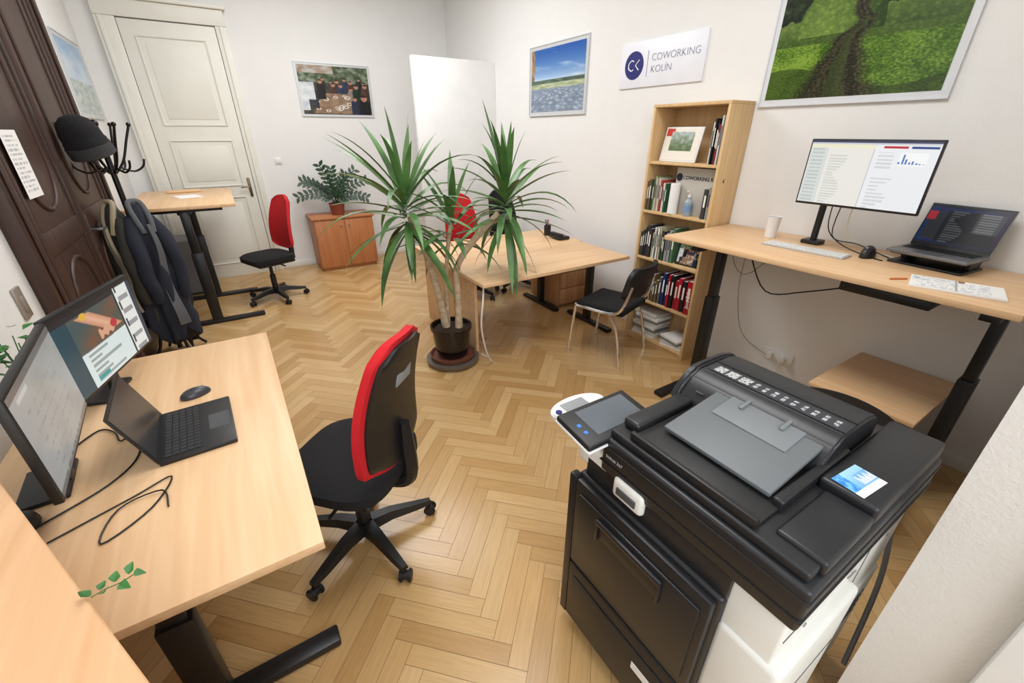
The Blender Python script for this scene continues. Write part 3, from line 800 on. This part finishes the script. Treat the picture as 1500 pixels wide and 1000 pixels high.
OBJ('foliage',m,r)
# yucca
r=ROOT('potted_yucca',(1.25,2.87,0),'tall multi-stem yucca in dark glazed pot','plant')
OBJ('plant_saucer',MB(M('trolley_grey',(110,102,94),.4,.3)).lathe((0,0,0),[(.19,.02),(.21,.025),(.215,.05),(.19,.05)],36).use(terra).lathe((0,0,0),[(.15,.05),(.175,.055),(.185,.085),(.175,.085),(.16,.065),(.001,.063)],36),r)
for i in range(4):
    a=i*math.pi/2+.4;OBJ('caster',MB(black).cyl((.15*math.cos(a)-.008,.15*math.sin(a),.011),(.15*math.cos(a)+.008,.15*math.sin(a),.011),.011),r)
OBJ('pot',MB(glaze).lathe((0,0,.065),[(.095,0),(.12,.02),(.14,.1),(.15,.2),(.155,.235),(.165,.24),(.165,.265),(.15,.265),(.145,.24),(.001,.238)],36),r)
OBJ('soil',MB(soil).lathe((0,0,.3),[(.144,0),(.1,.012),(.001,.015)],28),r)
TA=[(-.03,.02,.3),(-.07,.04,.6),(-.13,.05,.9),(-.22,.05,1.18)]
TB=[(.05,-.04,.3),(.055,-.05,.55),(.055,-.06,.8),(.17,-.12,1.0),(.36,-.16,1.18)]
TC=[(.0,.05,.3),(.0,.04,.6),(.02,.02,.9),(.06,.02,1.1)]
OBJ('trunk',MB(bark).tube(TA,[.034,.029,.027,.028],12),r)
OBJ('trunk',MB(bark).tube(TB,[.032,.027,.023,.024,.024],12),r)
OBJ('trunk',MB(bark).tube(TC,[.02,.016,.015,.016],12),r)
random.seed(21)
def crown(c,n,L0,L1,lo=-50,hi=74,wk=.8):
    m=MB(green);c=Vector(c)
    for i in range(n):
        f=i/n;a=i*2.39996+random.uniform(-.4,.4)
        el=math.radians(hi-(hi-lo)*f**1.0)+random.uniform(-.22,.22)
        ln=random.uniform(L0,L1)*(1 if f>.1 else .85)
        d=Vector((math.cos(a)*math.cos(el),math.sin(a)*math.cos(el),math.sin(el)))
        side=Vector((-math.sin(a),math.cos(a),0))
        pts=[];p=c+Vector((0,0,.06-.24*f))+d*.02;st=ln/9;droop=random.uniform(.05,.28)*(.4+f*.7)
        ws=[.014,.024,.03,.032,.031,.029,.024,.018,.01,.001]
        for k in range(10):
            pts.append(p.copy());p=p+d*st;d=(d+Vector((0,0,-droop*(.4+k*.16)))).normalized()
        m.leaf(pts,[w*wk for w in ws],side)
    OBJ('foliage',m,r)
crown((-.25,.05,1.26),54,.44,.66,-48,78)
crown((.42,-.17,1.28),50,.4,.6,-48,78)
crown((.08,.02,1.12),20,.36,.5,-20)
# items on middle desk
r=ROOT('pen_holder',(2.75,3.62,.73),'black mesh pen holder with pens on desk','pen holder')
OBJ('holder_cup',MB(black).lathe((0,0,0),[(.035,0),(.036,.1),(.033,.1),(.032,.01),(.001,.01)],20),r)
for i in range(5): OBJ('pen',MB([black,navy,redf][i%3]).cyl((random.uniform(-.015,.015),random.uniform(-.015,.015),.012),(random.uniform(-.03,.03),random.uniform(-.03,.03),.16),.004,.004,8),r)
r=ROOT('desk_phone',(2.75,3.42,.73),'small black phone on beech desk','phone')
OBJ('phone_base',MB(black).box((0,0,.022),(.14,.18,.03),(0,.08,0),.008),r)
OBJ('handset',MB(black).box((-.03,0,.05),(.05,.17,.025),(0,.08,0),.01),r)
OBJ('power_cord',MB(cablew).tube([(1.42,2.62,.69),(1.38,2.56,.6),(1.36,2.56,.4),(1.42,2.6,.15),(1.5,2.66,.01),(1.52,2.74,.006),(1.5,2.84,.006)],.007),label='cream power cord hanging from desk to floor',cat='cable')
r=ROOT('computer_tower',(-.62,6.16,0),'grey desktop computer tower under standing desk','computer')
OBJ('tower_case',MB(M('pc_grey',(126,128,134),.5)).bb(-.16,.16,-.22,.22,.012,.62,.006).use(black).bb(-.15,.15,-.228,-.218,.02,.03,.004),r)
OBJ('feet',MB(black).bb(-.12,.12,-.18,-.15,0,.014).bb(-.12,.12,.15,.18,0,.014),r)
OBJ('paper_sheet',MB(paper).box((-.35,5.5,1.1315),(.2,.28,.002),(0,0,.3)),label='white paper sheet on far standing desk',cat='paper')
OBJ('desk_tray',MB(beech).box((-.4,5.95,1.142),(.3,.14,.02),(0,0,.1),.004),label='small wooden tray on far standing desk',cat='tray')
# ---------------- coat rack
rk=(-.66,4.27,0)
wd=M('rack_dark',(30,26,26),.3,.3)
r=ROOT('coat_rack',rk,'slim black coat rack standing by dark door','coat rack')
OBJ('pole',MB(wd).cyl((0,0,.05),(0,0,1.74),.018).sph((0,0,1.76),.024),r)
for i in range(4):
    a=i*math.pi/2+.5;c,s_=math.cos(a),math.sin(a)
    OBJ('leg',MB(wd).tube([(c*.02,s_*.02,.4),(c*.08,s_*.08,.3),(c*.13,s_*.13,.12),(c*.2,s_*.2,.015)],.012,8),r)
for i in range(6):
    a=i*math.pi/3+.2;c,s_=math.cos(a),math.sin(a)
    OBJ('hook',MB(wd).tube([(c*.015,s_*.015,1.44),(c*.08,s_*.08,1.52),(c*.14,s_*.14,1.66),(c*.18,s_*.18,1.75)],.008,8).sph((c*.18,s_*.18,1.755),.014).tube([(c*.05,s_*.05,1.48),(c*.12,s_*.12,1.45),(c*.18,s_*.18,1.48),(c*.2,s_*.2,1.53)],.007,8),r)
def coat(ang,z0,z1,mat,label,seed,liner=None,off=.1,wx=.07,wy=.125):
    r=ROOT('jacket',(rk[0]+off*math.cos(ang),rk[1]+off*math.sin(ang),0),label,'jacket',(0,0,ang),'jackets on the coat rack')
    m=MB(mat);vs=[];fs=[];N=64;K=30
    for j in range(K+1):
        t=j/K;z=z1+(z0-z1)*t
        s=.22+.78*min(1,(t*3.2))**.6;s2=s*(1+.15*t)
        for i in range(N):
            a=2*math.pi*i/N
            fo=fb(math.cos(a)*2+seed,math.sin(a)*2+t*5,1.2,3)
            q=1+.2*math.sin(a*5+seed+t*2.5)*min(1,t*2.5)+.12*math.sin(a*9+seed*2)*t+.08*math.sin(a*2+t*11+seed)+.22*fo
            vs.append((wx*s*q*math.cos(a),wy*s2*q*math.sin(a),z+(.05*math.sin(a*3+seed)+.03*math.sin(a*7))*t))
    for j in range(K):
        for i in range(N):
            k=(i+1)%N;fs.append((j*N+i,j*N+k,(j+1)*N+k,(j+1)*N+i))
    fs.append(tuple(range(N)));fs.append(tuple(reversed(range(K*N,K*N+N))))
    m.poly(vs,fs);OBJ('jacket_body',m,r,angle=80)
    for s_ in (-1,1):
        OBJ('sleeve',MB(mat).tube([(0,s_*wy*.45,z1-.1),(wx*.5,s_*wy*.8,z1-.24),(wx*.95,s_*wy*.9,z1-.38),(wx*.8,s_*wy*.98,z1-.5),(wx*.9,s_*wy*.85,z1-.62),(wx*.7,s_*wy*.8,z1-.72)],[.04,.055,.046,.052,.044,.034],12),r)
    if liner:
        OBJ('lining',MB(liner).slab(lambda u,v:(wx*(1.0+.18*math.sin(v*9))-.0,(u-.5)*.06*(.4+v)+.01*math.sin(v*7),z1-.14-v*(z1-z0-.25)),4,16,(.02,0,0)),r,angle=70)
    OBJ('collar',MB(liner or mat).tube([(wx*.9,-.03,z1-.2),(wx*.6,-.045,z1-.1),(wx*.1,-.04,z1+.0),(0,0,z1+.02),(wx*.1,.04,z1+.0),(wx*.6,.045,z1-.1),(wx*.9,.03,z1-.2)],.018,8),r)
be=M('beige_cloth',(176,162,134),.9,bump=.4,bs=300)
coat(math.radians(-58),.2,1.24,M('navy_cloth',(34,38,50),.9,bump=.4,bs=300),'dark navy jacket hanging on coat rack',1,M('grey_cloth',(92,94,98),.9),.11,.085,.12)
coat(math.radians(-140),.34,1.24,M('olive_cloth',(58,56,50),.9,bump=.4,bs=300),'dark olive jacket with beige lining on coat rack',2.5,be,.1,.075,.115)
coat(math.radians(35),.12,1.1,M('black_cloth',(24,24,28),.9,bump=.4,bs=300),'black winter jacket hanging on coat rack',4,None,.07,.07,.11)
r=ROOT('knit_hat',(rk[0]-.03,rk[1]-.2,1.58),'black knitted beanie hanging on coat rack','hat',(.25,-.2,0))
OBJ('hat_crown',MB(M('knit_black',(26,26,28),1,bump=1,bs=120)).lathe((0,0,0),[(.11,0),(.118,.03),(.118,.08),(.112,.085),(.11,.13),(.09,.19),(.05,.225),(.001,.235)],30),r,angle=70)
OBJ('hat_brim',MB(M('knit_grey',(60,60,62),1,bump=1,bs=120)).lathe((0,0,-.015),[(.112,0),(.124,.005),(.124,.07),(.112,.075)],30),r)
# ---------------- cables near desk
OBJ('coiled_cable',MB(cable).tube([(-.62,1.3,.734),(-.45,1.38,.734),(-.36,1.42,.736),(-.4,1.3,.734),(-.5,1.22,.734),(-.48,1.34,.736),(-.38,1.36,.74),(-.36,1.28,.734)],.0025,6),label='thin black cable coiled on beech desk',cat='cable')
OBJ('coiled_cable',MB(cable).tube([(-.66,1.75,.735),(-.6,1.84,.735),(-.55,1.8,.735),(-.52,1.72,.737),(-.48,1.78,.737),(-.46,1.6,.735),(-.52,1.48,.735),(-.66,1.38,.735)],.003,6),label='tangled black cables behind the open laptop',cat='cable')
r=ROOT('dock_device',(-.7,1.4,.73),'small round black device on desk corner','webcam')
OBJ('device_body',MB(black).lathe((0,0,0),[(.045,0),(.05,.01),(.045,.03),(.02,.04)],20),r)
r=ROOT('potted_plant',(-.795,2.12,.73),'small bright green trailing plant in white pot','plant')
OBJ('pot',MB(white).lathe((0,0,0),[(.035,0),(.04,.005),(.048,.09),(.043,.09),(.04,.08),(.001,.08)],20),r)
m=MB(ivyg);random.seed(9)
for i in range(40):
    a=random.uniform(0,6.28);q=random.uniform(.02,.085);z=random.uniform(.1,.32)
    p=Vector((max(-.06,q*math.cos(a)),q*1.3*math.sin(a),z));d=Vector((math.cos(a),math.sin(a),random.uniform(-.4,.6))).normalized()*.022
    if (p+d*2).x<-.09: continue
    m.leaf([p-d,p,p+d],[.003,.017,.002],Vector((-math.sin(a),math.cos(a),0)))
for i in range(8):
    a=i*.8;m.tube([(0,0,.08),(.03*math.cos(a),.03*math.sin(a),.2),(.05*math.cos(a),.06*math.sin(a),.3)],.002,5)
OBJ('foliage',m,r)
r=ROOT('ivy_sprig',(-.36,.81,.952),'green ivy sprig hanging over the counter edge','plant')
m=MB(ivyg).tube([(-.02,0,.0),(0,0,.006),(.02,.008,.0),(.035,.022,-.006)],.001,5)
for p,a,sz,zt in (((-.02,0,.004),2.5,.011,.5),((-.007,.004,.006),1.2,.009,.1),((.0,-.003,.006),-1.2,.011,.6),((.013,.01,.005),1.5,.011,.3),((.02,0,.004),-.7,.012,-.2),((.03,.02,.002),1.0,.011,.7),((.038,.018,0),-.2,.01,-.4)):
    p=Vector(p);d=Vector((math.cos(a),math.sin(a),zt)).normalized()*sz;s_=Vector((-math.sin(a),math.cos(a),.3)).normalized()
    m.leaf([p,p+d*.5,p+d*1.1,p+d*1.9],[.003,sz*.8,sz*.55,.001],s_,.5)
OBJ('foliage',m,r)
# ---------------- printer
r=ROOT('office_printer',(1.07,.45,0),'large black and white multifunction office printer','printer')
pb=M('printer_black',(28,29,32),.38,bump=.05,bs=300);pw=M('printer_white',(224,223,216),.45);pg=M('tray_grey',(98,102,104),.5)
seam=M('seam_dark',(96,96,94),.7)
OBJ('lower_body',MB(pb).bb(-.34,.35,-.2,.3,.05,.74,.012,3),r)
for xx in (-.27,.26):
    for yy in (.2,-.15): OBJ('caster',MB(black).cyl((xx-.015,yy,.027),(xx+.015,yy,.027),.027),r)
k=OBJ('side_door',MB(pb).bb(-.362,-.338,-.19,.285,.36,.73,.008).bb(-.37,-.36,-.17,.26,.4,.69,.006),r)
OBJ('handle',MB(black).bb(-.374,-.368,-.06,.16,.6,.66,.002).use(pb).bb(-.384,-.37,-.07,.17,.655,.675,.005).bb(-.38,-.37,-.07,-.06,.59,.67,.003).bb(-.38,-.37,.16,.17,.59,.67,.003),k)
OBJ('lower_panel',MB(pb).bb(-.362,-.338,-.19,.285,.06,.35,.008).bb(-.368,-.36,-.17,.26,.08,.3,.005),r)
OBJ('front_edge',MB(pb).bb(-.36,-.33,.286,.32,.05,.73,.006),r)
OBJ('rear_cover',MB(pw).bb(-.32,.37,-.318,-.195,.5,.82,.008,3),r)
OBJ('rear_cover',MB(pw).bb(-.33,.06,-.345,-.195,.05,.66,.016,4),r)
OBJ('rear_cover',MB(pw).bb(.065,.37,-.325,-.195,.05,.495,.008,3),r)
OBJ('cover_seam',MB(seam).bb(-.31,.36,-.3195,-.317,.735,.739),r)
OBJ('cover_seam',MB(seam).bb(.12,.124,-.3195,-.317,.51,.81),r)
OBJ('cover_seam',MB(seam).bb(-.3,.04,-.3465,-.344,.45,.454),r)
for i in range(5): OBJ('vent_slot',MB(seam).bb(.16,.33,-.3265,-.324,.3+i*.025,.308+i*.025),r)
for a_,b_ in ((-.12,.78),(-.2,.7),(.25,.7)): OBJ('cover_screw',MB(greyp).cyl((a_,-.316,b_),(a_,-.321,b_),.006),r)
OBJ('cover_clip',MB(greyp).tube([(.02,-.319,.69),(.02,-.323,.71),(.04,-.323,.71),(.04,-.319,.69)],.002,6),r)
OBJ('middle_body',MB(pb).bb(-.33,.35,-.2,.28,.735,.815,.006),r)
OBJ('latch',MB(pw).bb(-.345,-.3,.05,.16,.765,.835,.014,3).use(dgrey).bb(-.349,-.34,.07,.14,.785,.81,.003),r)
OBJ('scanner_unit',MB(pb).bb(-.335,.36,-.332,.22,.81,.93,.01,3),r)
OBJ('scanner_rim',MB(pw).bb(.34,.376,-.3,.2,.785,.812,.005),r)
OBJ('scanner_seam',MB(black).bb(-.338,.363,-.335,.223,.9,.904,.001),r)
OBJ('scanner_seam',MB(black).bb(-.338,.363,-.335,.223,.845,.848,.001),r)
OBJ('feeder_lid',MB(pb).bb(-.32,.34,-.315,.21,.93,.955,.006,3),r)
OBJ('hinge_cover',MB(pb).bb(-.28,-.07,-.325,-.225,.93,.966,.008,3),r)
OBJ('hinge_cover',MB(pb).bb(-.065,.345,-.325,-.205,.93,.983,.01,3),r)
pts=[(-.05,.95),(.27,.95),(.275,.99),(.25,1.025),(.18,1.043),(.05,1.043),(.01,1.024),(-.03,.985)]
mt=Matrix(((1,0,0,0),(0,0,1,0),(0,1,0,0),(0,0,0,1)))
OBJ('document_feeder',MB(pb).prism(pts,-.195,.205,.006,mt,3),r)
OBJ('feeder_end',MB(pb).prism([(a_,b_+.004) for a_,b_ in pts],.207,.235,.008,mt,3),r)
OBJ('feeder_groove',MB(black).bb(.125,.129,-.19,.2,1.041,1.0446),r)
for i in range(6): OBJ('feeder_rib',MB(dgrey).box((-.02,-.15+i*.06,1.0),(.004,.025,.01),(0,-.8,0),.001),r)
def icons(u,v):
    if v<.12 or v>.88 or u<.03 or u>.97: return (44,46,50)
    if u<.34:
        q=(u-.03)/.31*3%1
        if .12<q<.9 and .15<v<.85: return (60,62,66) if fb(u*60,v*14)>.18 else (186,186,184)
        return (50,52,56)
    q=(u-.34)/.62*9
    if .3<q%1<.7 and (abs(v-.68)<.1 or abs(v-.36)<.12) and fb(u*40,v*12+int(q))>-.25: return (180,180,180)
    return (50,52,56)
IMG('icon_strip',.38,.055,240,40,icons,VCOL('print_matte'),r,(.085,.0,1.045),(-R90,0,-R90))
OBJ('document_tray',MB(pg).box((-.085,-.03,.998),(.27,.29,.014),(0,-.14,0),.004),r)
OBJ('tray_guide',MB(M('tray_light',(112,116,118),.5)).box((-.02,-.03,1.015),(.13,.2,.008),(0,-.14,0),.003).box((.0,.025,1.023),(.05,.01,.012),(0,-.14,0),.002).box((.0,-.085,1.023),(.05,.01,.012),(0,-.14,0),.002),r)
OBJ('output_tray',MB(black).bb(-.3,-.03,-.2,.15,.955,.966,.004).bb(-.31,-.295,-.2,.15,.955,.98,.004),r)
OBJ('side_rail',MB(pb).bb(-.28,-.04,.15,.205,.955,.985,.01,3),r)
OBJ('side_rail',MB(pb).bb(-.22,.1,-.205,-.18,.955,.985,.006,3),r)
def stick(u,v):
    if v<.26: return (236,236,236)
    if u<.3: return mix((40,120,200),(110,180,225),fb(u*9,v*5)+.5)
    if u>.5 and .3<v<.75:
        q=(u-.5)*14
        return (225,222,218) if (q%1)<.7 and v<.6+.1*math.sin(q*3) else (110,165,210)
    return mix((90,150,205),(160,205,235),v)
IMG('info_sticker',.1,.068,80,50,stick,imgm,r,(-.005,-.262,.9846),(-R90,0,math.radians(-5)))
OBJ('panel_arm',MB(pw).bb(-.33,-.2,.18,.33,.77,.86,.02,4).box((-.25,.26,.88),(.1,.1,.06),None,.018,3),r)
OBJ('control_panel',MB(black).box((-.27,.275,.93),(.27,.15,.02),(.12,0,0),.006,3).use(white).box((-.27,.275,.918),(.274,.154,.008),(.12,0,0),.003),r)
OBJ('touch_screen',MB(M('touch_glass',(94,100,106),.15)).box((-.255,.279,.9412),(.19,.105,.001),(.12,0,0)),r)
OBJ('panel_button',MB(M('ui_blue',(60,120,200),.4)).box((-.375,.25,.938),(.012,.012,.001),(.12,0,0)),r)
OBJ('panel_button',MB(MC['ui_blue']).box((-.375,.28,.9415),(.012,.012,.001),(.12,0,0)),r)
m=MB(pw);q=[]
for i in range(28):
    a=2*math.pi*i/28;q.append((-.285+.105*math.cos(a),.385+.055*math.sin(a)))
m.prism(q,.9,.92,.004)
kp=OBJ('keypad',m,r)
OBJ('key_block',MB(greyp).bb(-.34,-.25,.37,.415,.919,.922,.001),kp)
OBJ('round_key',MB(navy).cyl((-.365,.385,.919),(-.365,.385,.924),.01,.01,16),kp)
TEXT('brand_lettering','bizhub 367',.014,M('badge_grey',(170,170,172),.4),r,(-.3365,.2,.87),(R90,0,-R90))
OBJ('rating_label',MB(paper).bb(-.3697,-.368,-.12,-.03,.22,.25),r)
OBJ('power_cable',MB(M('printer_cable',(120,120,124),.5)).tube([(.36,-.29,.8),(.40,-.27,.74),(.395,-.31,.6),(.385,-.345,.4),(.3,-.375,.1)],.008,8),r)
# ---------------- lights, world, camera
def area(name,loc,rot,sx,sy,e,col=(1,1,1)):
    l=bpy.data.lights.new(name,'AREA');l.shape='RECTANGLE';l.size=sx;l.size_y=sy;l.energy=e;l.color=col
    o=bpy.data.objects.new(name,l);COL.objects.link(o);o.location=loc;o.rotation_euler=rot;return o
area('ceiling_light',(1.1,4.4,3.5),(0,0,0),1.6,1.6,80,(.99,.99,1))
area('ceiling_light',(1.1,1.4,3.5),(0,0,0),1.2,1.2,50,(.99,.99,1))
area('window_light',(-.1,-1.4,2.2),(math.radians(75),0,math.radians(-10)),1.8,1.8,54,(.92,.96,1))
w=bpy.data.worlds.new('world');S.world=w;w.use_nodes=True
w.node_tree.nodes['Background'].inputs[0].default_value=(.9,.95,1,1);w.node_tree.nodes['Background'].inputs[1].default_value=.8
cd=bpy.data.cameras.new('camera');cam=bpy.data.objects.new('camera',cd);COL.objects.link(cam)
cam.location=(0,0,1.7);cam.rotation_euler=(math.radians(90-26.2),0,math.radians(-32.5))
cd.sensor_width=36;cd.lens=36*620/1500;cd.clip_start=.02
S.camera=cam
